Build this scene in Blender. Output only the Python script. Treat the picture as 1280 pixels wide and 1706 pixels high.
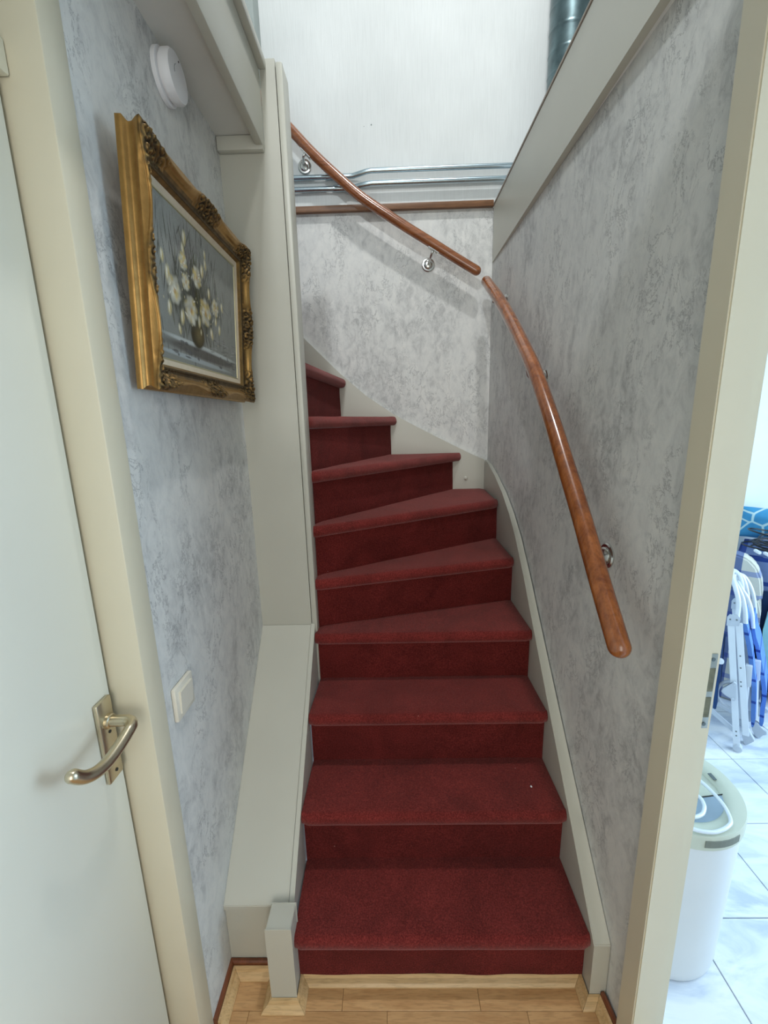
import bpy, bmesh, math, random
import numpy as np
from mathutils import Vector, Matrix, noise
for o in list(bpy.data.objects): bpy.data.objects.remove(o)
scn = bpy.context.scene
col = scn.collection
PI = math.pi
random.seed(7)
# ------------------------------------------------------------ camera
cam_data = bpy.data.cameras.new('camera')
cam = bpy.data.objects.new('camera', cam_data); col.objects.link(cam)
TH, RO, YA, CZ, FPX = 0.21021, -0.0255774, -0.0191423, 1.493, 700.35
fw = Vector((math.sin(YA)*math.cos(TH), math.cos(YA)*math.cos(TH), -math.sin(TH)))
rt = fw.cross(Vector((0, 0, 1))).normalized(); up = rt.cross(fw)
r2 = math.cos(RO)*rt + math.sin(RO)*up; u2 = -math.sin(RO)*rt + math.cos(RO)*up
cam.matrix_world = Matrix((( r2.x, u2.x, -fw.x, 0), (r2.y, u2.y, -fw.y, 0), (r2.z, u2.z, -fw.z, CZ), (0, 0, 0, 1)))
cam_data.sensor_fit = 'HORIZONTAL'; cam_data.sensor_width = 36; cam_data.lens = FPX/1280*36
cam_data.clip_start = 0.02
scn.camera = cam
# ------------------------------------------------------------ world, lights, exposure
scn.view_settings.view_transform = 'Standard'; scn.view_settings.look = 'None'
scn.view_settings.gamma = 1; scn.view_settings.use_curve_mapping = False
scn.view_settings.exposure = 0.0
w = bpy.data.worlds.new('world'); scn.world = w; w.use_nodes = True
w.node_tree.nodes['Background'].inputs[0].default_value = (0.62, 0.80, 1.0, 1)
w.node_tree.nodes['Background'].inputs[1].default_value = 1.0
def area(name, loc, target, sx, sy, power, color=(1, 1, 1), spread=PI):
    l = bpy.data.lights.new(name, 'AREA'); l.shape = 'RECTANGLE'; l.size = sx; l.size_y = sy
    l.energy = power; l.color = color; l.spread = spread
    o = bpy.data.objects.new(name, l); col.objects.link(o); o.location = loc
    o.rotation_euler = (Vector(target)-Vector(loc)).to_track_quat('-Z', 'Y').to_euler()
    return o
area('upstairs_ceiling_light', (.36, 1.0, 4.3), (.2, 1.5, 2.2), .10, .10, 25, (1.0, .99, .97))
area('upstairs_window_light', (-.25, -.5, 3.45), (.1, 2.2, 2.4), .12, .14, 19, (.94, .98, 1.0))
area('upstairs_sky_light', (.2, .6, 4.72), (.2, .6, 0), 1.6, 1.6, 7, (.90, .97, 1.0))
area('hall_window_light', (.05, -1.5, 1.45), (0, 1, 1.2), .9, 1.9, 19, (1.0, .965, .90))
area('side_window_light', (2.95, .7, 1.35), (0, .9, .9), 1.9, 1.5, 66, (.63, .83, 1.0))
# ------------------------------------------------------------ materials
def srgb(r, g, b):
    f = lambda c: (c/255/12.92) if c/255 <= .04045 else ((c/255+.055)/1.055)**2.4
    return (f(r), f(g), f(b), 1)
MC = {}
def base_mat(name):
    m = bpy.data.materials.new(name); m.use_nodes = True
    nt = m.node_tree; return m, nt, nt.nodes['Principled BSDF']
def nd(nt, t, **k):
    n = nt.nodes.new(t)
    for a, b in k.items():
        if a.startswith('i_'): n.inputs[int(a[2:])].default_value = b
        else: setattr(n, a, b)
    return n
def tex_noise(nt, vec, scale, detail=4, rough=.5, dist=0):
    n = nt.nodes.new('ShaderNodeTexNoise'); n.inputs['Scale'].default_value = scale
    n.inputs['Detail'].default_value = detail; n.inputs['Roughness'].default_value = rough
    n.inputs['Distortion'].default_value = dist
    if vec: nt.links.new(vec, n.inputs['Vector'])
    return n
def ramp(nt, src, stops):
    r = nt.nodes.new('ShaderNodeValToRGB'); e = r.color_ramp.elements
    while len(e) < len(stops): e.new(.5)
    for i, (p, c) in enumerate(stops):
        e[i].position = p; e[i].color = c if len(c) == 4 else (*c, 1)
    nt.links.new(src, r.inputs[0]); return r
def mixc(nt, fac, a, b, mode='MIX'):
    m = nt.nodes.new('ShaderNodeMix'); m.data_type = 'RGBA'; m.blend_type = mode
    for s, i in ((fac, 0), (a, 6), (b, 7)):
        if hasattr(s, 'is_output'): nt.links.new(s, m.inputs[i])
        else: m.inputs[i].default_value = s
    return m.outputs[2]
def coords(nt, sc=(1, 1, 1)):
    t = nt.nodes.new('ShaderNodeTexCoord'); mp = nt.nodes.new('ShaderNodeMapping')
    mp.inputs['Scale'].default_value = sc
    nt.links.new(t.outputs['Object'], mp.inputs[0]); return mp.outputs[0]
def bump(nt, bs, h, strength=.2, dist=.002):
    b = nt.nodes.new('ShaderNodeBump'); b.inputs['Strength'].default_value = strength
    b.inputs['Distance'].default_value = dist
    nt.links.new(h, b.inputs['Height']); nt.links.new(b.outputs[0], bs.inputs['Normal'])
def plain(name, c, rough=.5, metal=0, var=.04, scale=12, bmp=.05, bs_scale=60, sc=(1, 1, 1)):
    if name in MC: return MC[name]
    m, nt, bs = base_mat(name); v = coords(nt, sc)
    n = tex_noise(nt, v, scale, 3)
    lo = tuple(x*(1-var) for x in c[:3]); hi = tuple(min(1, x*(1+var)) for x in c[:3])
    r = ramp(nt, n.outputs[0], [(.3, lo), (.7, hi)]); nt.links.new(r.outputs[0], bs.inputs['Base Color'])
    bs.inputs['Roughness'].default_value = rough; bs.inputs['Metallic'].default_value = metal
    if bmp: bump(nt, bs, tex_noise(nt, v, bs_scale, 2).outputs[0], bmp, .001)
    MC[name] = m; return m
def wallpaper():
    m, nt, bs = base_mat('marbled_wallpaper'); v = coords(nt, (1, 1, .62))
    big = tex_noise(nt, v, 6.5, 4, .6, .35); mid = tex_noise(nt, v, 34, 7, .72, .55)
    c1 = ramp(nt, mid.outputs[0], [(.34, srgb(172, 174, 174)), (.50, srgb(200, 202, 201)), (.66, srgb(218, 219, 217))])
    c2 = ramp(nt, mid.outputs[0], [(.30, srgb(200, 202, 202)), (.5, srgb(214, 216, 214)), (.70, srgb(222, 223, 220))])
    mk = ramp(nt, big.outputs[0], [(.44, (0, 0, 0)), (.62, (1, 1, 1))])
    base = mixc(nt, mk.outputs[0], c2.outputs[0], c1.outputs[0])
    # wisps: thin ridge lines of a distorted noise, kept only inside patches
    ws = tex_noise(nt, v, 17, 8, .72, .45)
    sub = nd(nt, 'ShaderNodeMath', operation='SUBTRACT', i_1=.5); nt.links.new(ws.outputs[0], sub.inputs[0])
    ab = nd(nt, 'ShaderNodeMath', operation='ABSOLUTE'); nt.links.new(sub.outputs[0], ab.inputs[0])
    rl = ramp(nt, ab.outputs[0], [(.0, (1, 1, 1)), (.017, (0, 0, 0))])
    pm = tex_noise(nt, v, 8, 3, .5, .2)
    pr = ramp(nt, pm.outputs[0], [(.44, (0, 0, 0)), (.58, (1, 1, 1))])
    mul = nd(nt, 'ShaderNodeMath', operation='MULTIPLY'); nt.links.new(rl.outputs[0], mul.inputs[0]); nt.links.new(pr.outputs[0], mul.inputs[1])
    m2 = nd(nt, 'ShaderNodeMath', operation='MULTIPLY', i_1=.75); nt.links.new(mul.outputs[0], m2.inputs[0])
    cc = mixc(nt, m2.outputs[0], base, srgb(128, 131, 134))
    nt.links.new(cc, bs.inputs['Base Color']); bs.inputs['Roughness'].default_value = .62
    bump(nt, bs, mid.outputs[0], .25, .002)
    return m
def rib_paper():
    m, nt, bs = base_mat('white_rib_wallpaper'); v = coords(nt, (1, 1, .03))
    n = tex_noise(nt, v, 260, 3, .6); c = coords(nt)
    n2 = tex_noise(nt, c, 3, 2)
    r = ramp(nt, n2.outputs[0], [(.3, srgb(208, 213, 213)), (.7, srgb(219, 224, 224))])
    r2_ = ramp(nt, n.outputs[0], [(.35, (.90, .90, .90)), (.6, (1, 1, 1))])
    cc = mixc(nt, .6, r.outputs[0], r2_.outputs[0], 'MULTIPLY')
    nt.links.new(cc, bs.inputs['Base Color']); bs.inputs['Roughness'].default_value = .7
    bump(nt, bs, n.outputs[0], .35, .0015); return m
def carpet(name='red_carpet', k=1.0, sheen=.34):
    m, nt, bs = base_mat(name); v = coords(nt)
    f = tex_noise(nt, v, 260, 5, .8); b = tex_noise(nt, v, 7, 4, .6, .5)
    c = ramp(nt, f.outputs[0], [(.30, srgb(60, 16, 15)), (.50, srgb(102, 34, 31)), (.72, srgb(140, 58, 52))])
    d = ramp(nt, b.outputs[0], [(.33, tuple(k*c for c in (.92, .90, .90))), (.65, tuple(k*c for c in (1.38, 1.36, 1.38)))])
    cc = mixc(nt, 1.0, c.outputs[0], d.outputs[0], 'MULTIPLY')
    lint = tex_noise(nt, v, 130, 1); lr = ramp(nt, lint.outputs[0], [(.835, (0, 0, 0)), (.85, (1, 1, 1))])
    cc = mixc(nt, lr.outputs[0], cc, srgb(190, 170, 165))
    nt.links.new(cc, bs.inputs['Base Color']); bs.inputs['Roughness'].default_value = .95
    bs.inputs['Sheen Weight'].default_value = sheen; bs.inputs['Sheen Roughness'].default_value = .45
    bs.inputs['Sheen Tint'].default_value = (1, .62, .60, 1)
    bs.inputs['Specular IOR Level'].default_value = .15
    bump(nt, bs, f.outputs[0], .7, .003); return m
def wood(name, a, b, axis=0, rough=.35, rand=False, scale=1, coat=0):
    m, nt, bs = base_mat(name)
    s = [14*scale]*3; s[axis] = 1.6*scale
    v = coords(nt, tuple(s))
    if rand:
        oi = nt.nodes.new('ShaderNodeObjectInfo'); va = nd(nt, 'ShaderNodeVectorMath', operation='ADD')
        mu = nd(nt, 'ShaderNodeMath', operation='MULTIPLY', i_1=40.0); nt.links.new(oi.outputs['Random'], mu.inputs[0])
        nt.links.new(v, va.inputs[0]); nt.links.new(mu.outputs[0], va.inputs[1]); v = va.outputs[0]
    n = tex_noise(nt, v, 3.2, 6, .65, .6); r = ramp(nt, n.outputs[0], [(.3, a), (.7, b)]); cc = r.outputs[0]
    s2 = [90*scale]*3; s2[axis] = 9*scale
    pf = tex_noise(nt, coords(nt, tuple(s2)), 3, 2, .5); pr = ramp(nt, pf.outputs[0], [(.38, (.72, .70, .66)), (.5, (1, 1, 1))])
    cc = mixc(nt, .55, cc, pr.outputs[0], 'MULTIPLY')
    if rand:
        rr = ramp(nt, oi.outputs['Random'], [(0, (.78, .75, .70)), (.5, (.95, .93, .90)), (1, (1.08, 1.07, 1.05))])
        cc = mixc(nt, 1.0, cc, rr.outputs[0], 'MULTIPLY')
    nt.links.new(cc, bs.inputs['Base Color']); bs.inputs['Roughness'].default_value = rough
    bs.inputs['Coat Weight'].default_value = coat; bs.inputs['Coat Roughness'].default_value = .15
    return m
def tile_mat():
    m, nt, bs = base_mat('marbled_tile'); v = coords(nt)
    g = nt.nodes.new('ShaderNodeNewGeometry')
    mp = nd(nt, 'ShaderNodeMapping'); mp.inputs['Rotation'].default_value = (0, 0, .7); mp.inputs['Scale'].default_value = (1, 2.6, 1)
    nt.links.new(g.outputs['Position'], mp.inputs[0])
    n = tex_noise(nt, mp.outputs[0], 3.2, 6, .6, 1.2)
    r = ramp(nt, n.outputs[0], [(.34, srgb(196, 206, 222)), (.48, srgb(226, 232, 240)), (.6, srgb(240, 243, 247))])
    nt.links.new(r.outputs[0], bs.inputs['Base Color']); bs.inputs['Roughness'].default_value = .28; return m
def gold_mat():
    m, nt, bs = base_mat('antique_gold'); v = coords(nt)
    at = nt.nodes.new('ShaderNodeAttribute'); at.attribute_name = 'patina'
    n = tex_noise(nt, v, 60, 4, .6)
    ad = nd(nt, 'ShaderNodeMath', operation='MULTIPLY_ADD', i_1=.5, i_2=-.25); nt.links.new(n.outputs[0], ad.inputs[0])
    a2 = nd(nt, 'ShaderNodeMath', operation='ADD'); nt.links.new(at.outputs['Fac'], a2.inputs[0]); nt.links.new(ad.outputs[0], a2.inputs[1])
    r = ramp(nt, a2.outputs[0], [(.0, srgb(180, 142, 84)), (.40, srgb(142, 110, 62)), (.62, srgb(104, 84, 54)), (.95, srgb(58, 50, 38))])
    nt.links.new(r.outputs[0], bs.inputs['Base Color']); bs.inputs['Metallic'].default_value = .8
    rr = ramp(nt, a2.outputs[0], [(0, (.30,)*3), (1, (.62,)*3)]); nt.links.new(rr.outputs[0], bs.inputs['Roughness'])
    bump(nt, bs, tex_noise(nt, v, 220, 3).outputs[0], .18, .001); return m
def vcol(name, rough=.55, attr='Col', coat=0):
    m, nt, bs = base_mat(name); at = nt.nodes.new('ShaderNodeAttribute'); at.attribute_name = attr
    n = tex_noise(nt, coords(nt), 300, 3); r = ramp(nt, n.outputs[0], [(.3, (.94,)*3), (.7, (1.03,)*3)])
    nt.links.new(mixc(nt, 1.0, at.outputs['Color'], r.outputs[0], 'MULTIPLY'), bs.inputs['Base Color'])
    bs.inputs['Roughness'].default_value = rough; bs.inputs['Coat Weight'].default_value = coat
    bump(nt, bs, n.outputs[0], .2, .001); return m
def stripes(name, ground, band, axis, pitch, width, second=None, off=0.0):
    """woven cloth with bands across it along the object's own axis"""
    m, nt, bs = base_mat(name); t = nt.nodes.new('ShaderNodeTexCoord'); s = nt.nodes.new('ShaderNodeSeparateXYZ')
    nt.links.new(t.outputs['Object'], s.inputs[0])
    def band_mask(ax, p, wd, of):
        a = nd(nt, 'ShaderNodeMath', operation='ADD', i_1=of); nt.links.new(s.outputs[ax], a.inputs[0])
        d = nd(nt, 'ShaderNodeMath', operation='MODULO', i_1=p); a2 = nd(nt, 'ShaderNodeMath', operation='ADD', i_1=10*p)
        nt.links.new(a.outputs[0], a2.inputs[0]); nt.links.new(a2.outputs[0], d.inputs[0])
        l = nd(nt, 'ShaderNodeMath', operation='LESS_THAN', i_1=wd); nt.links.new(d.outputs[0], l.inputs[0]); return l.outputs[0]
    cc = mixc(nt, band_mask(axis, pitch, width, off), ground, band)
    if second: cc = mixc(nt, band_mask(second[0], second[1], second[2], second[4]), cc, second[3], 'MULTIPLY')
    w_ = tex_noise(nt, coords(nt), 350, 2); r = ramp(nt, w_.outputs[0], [(.3, (.85,)*3), (.7, (1.0,)*3)])
    nt.links.new(mixc(nt, 1.0, cc, r.outputs[0], 'MULTIPLY'), bs.inputs['Base Color']); bs.inputs['Roughness'].default_value = .85
    bump(nt, bs, w_.outputs[0], .3, .001); return m
M_wall = wallpaper(); M_rib = rib_paper(); M_carpet = carpet(); M_carpet_r = carpet('red_carpet_shaded_risers', .78, .06)  # riser copy of the carpet, darkened so its colour carries the risers' shade
M_gpaint = plain('pale_green_grey_paint', srgb(190, 190, 179), .38, var=.02, scale=5, bmp=.06)
M_cream = plain('cream_paint', srgb(214, 208, 186), .36, var=.02, scale=5, bmp=.06)
M_door = plain('door_paint', srgb(226, 225, 212), .30, var=.015, scale=4, bmp=.04, bs_scale=40)
M_ceil = plain('ceiling_paint', srgb(206, 207, 202), .8, var=.02, bmp=.2, bs_scale=120)
M_white = plain('white_plaster', srgb(228, 232, 232), .8, var=.02, bmp=.15)
M_beech = wood('beech_laminate', srgb(188, 142, 94), srgb(214, 172, 122), 0, .38, True)
M_bmould_x = wood('beech_moulding', srgb(196, 160, 110), srgb(216, 182, 134), 0, .35)
M_skirt = wood('dark_skirting', srgb(96, 52, 30), srgb(132, 76, 48), 1, .4)
M_strip = wood('brown_strip', srgb(96, 64, 40), srgb(134, 94, 62), 0, .45)
M_rail = wood('varnished_mahogany', srgb(110, 56, 24), srgb(164, 98, 50), 2, .22, coat=.6, scale=.8)
M_railb = wood('varnished_mahogany_back', srgb(112, 62, 32), srgb(160, 100, 60), 0, .22, coat=.6, scale=.8)
M_chrome = plain('chrome', srgb(206, 207, 204), .24, 1, .03, bmp=0)
M_pipe = plain('pipe_metal', srgb(176, 192, 200), .24, 1, .05, bmp=.05)
M_zinc = plain('galvanised_zinc', srgb(92, 110, 114), .34, .85, .35, scale=16, bmp=.1)
M_nickel = plain('champagne_metal', srgb(206, 196, 172), .30, 1, .03, bmp=.03)
M_steel = plain('strike_steel', srgb(170, 172, 166), .35, .8, .05)
M_dark = plain('dark_recess', srgb(40, 38, 32), .6); M_slot = plain('olive_slot_glints', srgb(112, 110, 90), .45, .3, .35, scale=60)  # slot olive is mottled, its lighter flecks stand in for highlights
M_plast = plain('white_plastic', srgb(226, 228, 232), .4, var=.01, bmp=0)
M_swit = plain('ivory_plastic', srgb(222, 218, 204), .35, var=.01, bmp=0)
M_gold = gold_mat(); M_canvas = vcol('oil_paint', .6); M_canvas.node_tree.nodes['Principled BSDF'].inputs['Specular IOR Level'].default_value = .25
M_linen = plain('linen_liner', srgb(206, 194, 172), .8, var=.04, scale=80, bmp=.2, bs_scale=300)
M_slip = plain('silver_slip', srgb(190, 184, 150), .3, .7)
M_tile = tile_mat(); M_grout = plain('tile_grout', srgb(116, 128, 140), .9)
M_binw = plain('bin_white', srgb(224, 226, 226), .45, var=.01, bmp=.03)
M_binl = plain('bin_lid_beige', srgb(200, 204, 186), .45, var=.02)
M_bing = plain('bin_panel_grey', srgb(150, 168, 182), .4, var=.02)
M_alu = plain('white_enamel', srgb(226, 232, 238), .32, .1, .02, bmp=0)
M_screw = plain('screw', srgb(110, 118, 118), .4, .8)
M_black = plain('black_cable', srgb(26, 28, 34), .4)
M_cap = plain('grey_cap', srgb(196, 204, 214), .45)
# ------------------------------------------------------------ helpers
def link(name, me, mat, parent=None):
    o = bpy.data.objects.new(name, me); col.objects.link(o)
    if mat: me.materials.append(mat)
    if parent: o.parent = parent
    return o
def obj(name, bm, mat, parent=None, smooth=False):
    me = bpy.data.meshes.new(name); bmesh.ops.recalc_face_normals(bm, faces=bm.faces); bm.to_mesh(me); bm.free()
    if smooth:
        for p in me.polygons: p.use_smooth = True
        try: me.set_sharp_from_angle(angle=math.radians(38))
        except Exception: pass
    return link(name, me, mat, parent)
def tag(o, label, cat=None, group=None, kind=None):
    o['label'] = label
    if cat: o['category'] = cat
    if group: o['group'] = group
    if kind: o['kind'] = kind
    return o
def empty(name, loc, label, cat, group=None, kind=None):
    o = bpy.data.objects.new(name, None); col.objects.link(o); o.location = loc; o.empty_display_size = .05
    return tag(o, label, cat, group, kind)
def rel(p, origin): return tuple(Vector(p)-Vector(origin))
def add_box(bm, x0, x1, y0, y1, z0, z1, bev=0.0, seg=2):
    g = bmesh.ops.create_cube(bm, size=1)['verts']
    for v in g: v.co = Vector(((x0+x1)/2+v.co.x*(x1-x0), (y0+y1)/2+v.co.y*(y1-y0), (z0+z1)/2+v.co.z*(z1-z0)))
    if bev:
        ed = list({e for v in g for e in v.link_edges})
        bmesh.ops.bevel(bm, geom=ed, offset=bev, segments=seg, affect='EDGES', profile=.5)
def box(name, x0, x1, y0, y1, z0, z1, mat, parent=None, bev=0.0):
    bm = bmesh.new(); add_box(bm, x0, x1, y0, y1, z0, z1, bev); return obj(name, bm, mat, parent, bev > 0)
def add_prism(bm, pts, ax, a0, a1):
    """polygon pts in the plane across axis ax, extruded a0..a1"""
    def mk(p, a):
        if ax == 'x': return (a, p[0], p[1])
        if ax == 'y': return (p[0], a, p[1])
        return (p[0], p[1], a)
    A = [bm.verts.new(mk(p, a0)) for p in pts]; B = [bm.verts.new(mk(p, a1)) for p in pts]; n = len(pts)
    bm.faces.new(A); bm.faces.new(B[::-1])
    for i in range(n): bm.faces.new((A[i], A[(i+1) % n], B[(i+1) % n], B[i]))
def prism(name, pts, ax, a0, a1, mat, parent=None, bev=0):
    bm = bmesh.new(); add_prism(bm, pts, ax, a0, a1)
    if bev: bmesh.ops.bevel(bm, geom=list(bm.edges), offset=bev, segments=2, affect='EDGES')
    return obj(name, bm, mat, parent, bev > 0)
def smooth_path(P, n=8):
    P = [Vector(p) for p in P]; out = []
    for i in range(len(P)-1):
        a = P[max(i-1, 0)]; b = P[i]; c = P[i+1]; d = P[min(i+2, len(P)-1)]
        for k in range(n):
            t = k/n
            out.append(.5*((2*b)+(c-a)*t+(2*a-5*b+4*c-d)*t*t+(3*b-a-3*c+d)*t**3))
    out.append(P[-1]); return out
def add_tube(bm, P, r, seg=16, cap='flat', rr=None):
    P = [Vector(p) for p in P]; R = [r]*len(P) if rr is None else list(rr)
    if cap == 'round':
        d0 = (P[0]-P[1]).normalized(); d1 = (P[-1]-P[-2]).normalized(); A = []; RA = []; B = []; RB = []
        for k in range(6, 0, -1):
            a = k/6*PI/2*.97; A.append(P[0]+d0*R[0]*math.sin(a)); RA.append(R[0]*math.cos(a))
            B.insert(0, P[-1]+d1*R[-1]*math.sin(a)); RB.insert(0, R[-1]*math.cos(a))
        P = A+P+B; R = RA+R+RB
    t = (P[1]-P[0]).normalized(); ref = Vector((0, 0, 1)) if abs(t.z) < .9 else Vector((1, 0, 0))
    n = t.cross(ref).normalized(); rings = []
    for i, p in enumerate(P):
        t2 = (P[min(i+1, len(P)-1)]-P[max(i-1, 0)]).normalized()
        n = (n-t2*n.dot(t2)).normalized(); b = t2.cross(n)
        rings.append([bm.verts.new(p+(n*math.cos(2*PI*k/seg)+b*math.sin(2*PI*k/seg))*R[i]) for k in range(seg)])
    for a, b in zip(rings, rings[1:]):
        for k in range(seg): bm.faces.new((a[k], a[(k+1) % seg], b[(k+1) % seg], b[k]))
    bm.faces.new(rings[0][::-1]); bm.faces.new(rings[-1])
def tube(name, P, r, mat, parent=None, seg=16, cap='flat', rr=None):
    bm = bmesh.new(); add_tube(bm, P, r, seg, cap, rr); return obj(name, bm, mat, parent, True)
def add_lathe(bm, prof, origin, axis, seg=32):
    """prof: list of (radius, height) along axis from origin"""
    ax = Vector(axis).normalized(); ref = Vector((0, 0, 1)) if abs(ax.z) < .9 else Vector((1, 0, 0))
    n = ax.cross(ref).normalized(); b = ax.cross(n); O = Vector(origin); rings = []
    for r, h in prof:
        rings.append([bm.verts.new(O+ax*h+(n*math.cos(2*PI*k/seg)+b*math.sin(2*PI*k/seg))*max(r, 1e-5)) for k in range(seg)])
    for p, q in zip(rings, rings[1:]):
        for k in range(seg): bm.faces.new((p[k], p[(k+1) % seg], q[(k+1) % seg], q[k]))
    bm.faces.new(rings[0][::-1]); bm.faces.new(rings[-1])
def lathe(name, prof, origin, axis, mat, parent=None, seg=32):
    bm = bmesh.new(); add_lathe(bm, prof, origin, axis, seg); return obj(name, bm, mat, parent, True)
def struct(o, label, cat): return tag(o, label, cat, kind='structure')
# ------------------------------------------------------------ room shell
XL = -.478; XP = -.30; YP = 1.402; YB = 2.203; ZC = 2.30; ZU = 2.53
def xr_at(y): return .532-(y-.76)*(.027/1.443)      # the right wall leans in slightly
struct(box('wall_left', XL-.08, XL, .762, 1.424, 0, ZC, M_wall), 'grey marbled wallpapered wall left of the stairs, below the low ceiling', 'wall')
struct(box('wall_left_rear', XL-.08, XL, -1.6, -.16, 0, ZC, M_wall), 'wallpapered hall wall behind the viewer, left side', 'wall')
struct(box('wall_left_overdoor', -.66, -.58, -.16, .706, 0, ZC, M_ceil), 'wall behind the left door and its transom', 'wall')
struct(prism('wall_right', [(xr_at(.752), .752), (xr_at(YB+.02), YB+.02), (.60, YB+.02), (.60, .752)], 'z', 0, 2.222, M_wall), 'grey marbled wallpapered wall right of the stairs carrying the lower handrail', 'wall')
struct(box('wall_right_rear', .532, .60, -1.6, -.22, 0, ZC-.08, M_wall), 'wallpapered hall wall behind the viewer, right side', 'wall')
struct(box('wall_right_overdoor', .532, .60, -.22, .752, 2.09, 2.222, M_wall), 'wall strip above the doorway on the right', 'wall')
struct(box('wall_back', -1.6, .60, YB+.012, YB+.10, 0, 2.452, M_wall), 'marbled wallpapered wall behind the winding steps', 'wall')
struct(box('wall_back_upper', -1.8, 2.2, YB+.005, YB+.10, 2.452, 4.8, M_rib), 'white fine ribbed wallpapered wall high above the stairs', 'wall')
struct(box('wall_left_panel', XL, XP, YP, YP+.024, .0, ZC-.006, M_gpaint), 'tall pale grey green painted boarding left of the steps behind the picture', 'wall')
struct(box('wall_left_panel_upper', -.344, XP, YP, YP+.024, ZC-.006, 2.490, M_gpaint), 'upper end of the painted boarding rising past the landing edge', 'wall')
# hall behind the viewer
struct(box('wall_rear', -.56, .60, -1.7, -1.6, 0, ZC, M_white), 'hall wall behind the viewer', 'wall')
# ceilings / upper floor slabs
bm = bmesh.new(); add_box(bm, -1.7, -.366, -1.7, YP-.001, ZC, 2.463); add_box(bm, -.366, .60, -1.7, .42, ZC, 2.45)
struct(obj('ceiling', bm, M_ceil), 'low plain grey ceiling above the picture wall', 'ceiling')
struct(box('ceiling_side', .52, 3.2, -1.7, 2.5, 2.222, 2.45, M_white), 'white ceiling of the room on the right', 'ceiling')
struct(box('ceiling_upper', -1.9, 2.3, -1.7, 2.31, 4.80, 4.9, M_white), 'ceiling over the upper landing', 'ceiling')
struct(box('wall_upper_left', -1.9, -1.8, -1.7, 2.31, 2.5, 4.8, M_white), 'upper landing wall, left', 'wall')
struct(box('wall_upper_right', 2.2, 2.3, -1.7, 2.31, 2.45, 4.8, M_white), 'upper landing wall, right', 'wall')
struct(box('wall_upper_rear', -1.8, 2.2, -1.7, -1.6, 2.5, 4.8, M_white), 'upper landing wall behind the viewer', 'wall')
struct(box('wall_stairwell_left', -1.8, -1.7, 1.40, 2.3, 0, 2.5, M_white), 'end wall of the hidden upper flight', 'wall')
# fascias and trims
f1 = box('trim_1', -.366, -.344, .43, YP, 2.272, 2.463, M_gpaint, None, .003)
struct(f1, 'pale grey green fascia board along the left edge of the stair opening', 'fascia')
box('cap_strip', -.372, -.325, .43, YP, 2.464, 2.489, M_gpaint, f1, .004)
f2 = prism('trim_2', [(.500, .45), (.500, 2.19), (.503, YB+.004), (.519, YB+.004), (.519, .45)], 'z', 2.219, 2.452, M_gpaint)
struct(f2, 'pale grey fascia board along the right edge of the stair opening', 'fascia')
box('cap_strip', .497, .560, .45, YB-.001, 2.4535, 2.463, plain('brown_grey_edge', srgb(150, 140, 128), .5), f2, .002)
struct(box('trim_3', XL+.001, -.345, YP-.022, YP-.0005, 2.262, ZC-.001, M_gpaint, None, .004), 'short cornice moulding at top of the tall painted boarding', 'moulding')
cl = struct(box('trim_4', -.366, .60, .421, .449, 2.27, 2.45, M_gpaint, None, .003), 'fascia board across the near edge of the stair opening', 'fascia')
struct(box('trim_5', -1.6, .499, YB-.014, YB+.011, 2.4525, 2.479, M_strip, None, .003), 'narrow brown wooden ledge strip between the two wallpapers', 'moulding')
struct(box('trim_6', -.74, -.525, YB-.09, YB+.004, 2.56, 4.79, plain('grey_teal_paint', srgb(150, 160, 158), .5), None, .004), 'grey upright casing high up left of the white wall', 'casing')
# slim upright post at the end of the boarding
pt = bmesh.new(); add_box(pt, XP+.0015, -.279, YP-.002, YP+.075, .42, 2.482, .004)
struct(obj('trim_7', pt, M_gpaint, None, True), 'slim upright post that the winding steps turn around', 'post')
# ------------------------------------------------------------ left door frame, door, transom
fr = bmesh.new()
add_box(fr, -.580, -.476, .706, .7615, 0, ZC-.001, .0035)
add_box(fr, -.580, -.476, -.215, -.16, 0, ZC-.001, .0035)
fr = struct(obj('trim_8', fr, M_cream, None, True), 'cream painted frame of the left door', 'door frame')
box('head_rail', -.575, -.528, -.159, .705, 1.985, 2.030, M_cream, fr, .003)
box('transom_panel', -.575, -.562, -.159, .705, 2.031, 2.298, plain('transom_paint', srgb(170, 178, 168), .4), fr)
box('gap_shade', -.579, -.566, .69, .7055, 0.006, 1.984, M_dark, fr)  # near-black strip painted as the shade in the door gap
dr = struct(box('door_1', -.578, -.542, -.155, .700, .008, 1.979, M_door, None, .003), 'plain off-white flush door on the left with a lever handle', 'door')
hd = bpy.data.objects.new('door_handle', None); col.objects.link(hd); hd.parent = dr
tag(hd, 'champagne metal lever handle on a long back plate')
hp = bmesh.new(); add_box(hp, -.5415, -.533, .651, .690, .845, 1.010, .003); obj('back_plate', hp, M_nickel, hd, True)
P = [(-.533, .672, .966), (-.50, .672, .967)]
P += [(-.50+.020*math.sin(a), .672-.020*(1-math.cos(a)), .967-.002*(1-math.cos(a))) for a in [PI/2*k/8 for k in range(1, 9)]]
P += [(-.480, .645, .963), (-.480, .620, .957), (-.481, .590, .953), (-.483, .565, .956), (-.487, .545, .966), (-.490, .530, .983)]
tube('lever', smooth_path(P, 4), .0102, M_nickel, hd, 20, 'round')
lathe('lever_collar', [(.0135, 0), (.0135, .006), (.0115, .008)], (-.533, .672, .966), (1, 0, 0), M_nickel, hd)
for z in (.944, .861):
    lathe('screw', [(.003, 0), (.0032, .001), (.001, .0015)], (-.533, .672, z), (1, 0, 0), M_dark, hd, 12)
lathe('key_barrel', [(.008, 0), (.008, .002), (.003, .0025)], (-.533, .672, .905), (1, 0, 0), M_swit, hd, 20)
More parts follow.
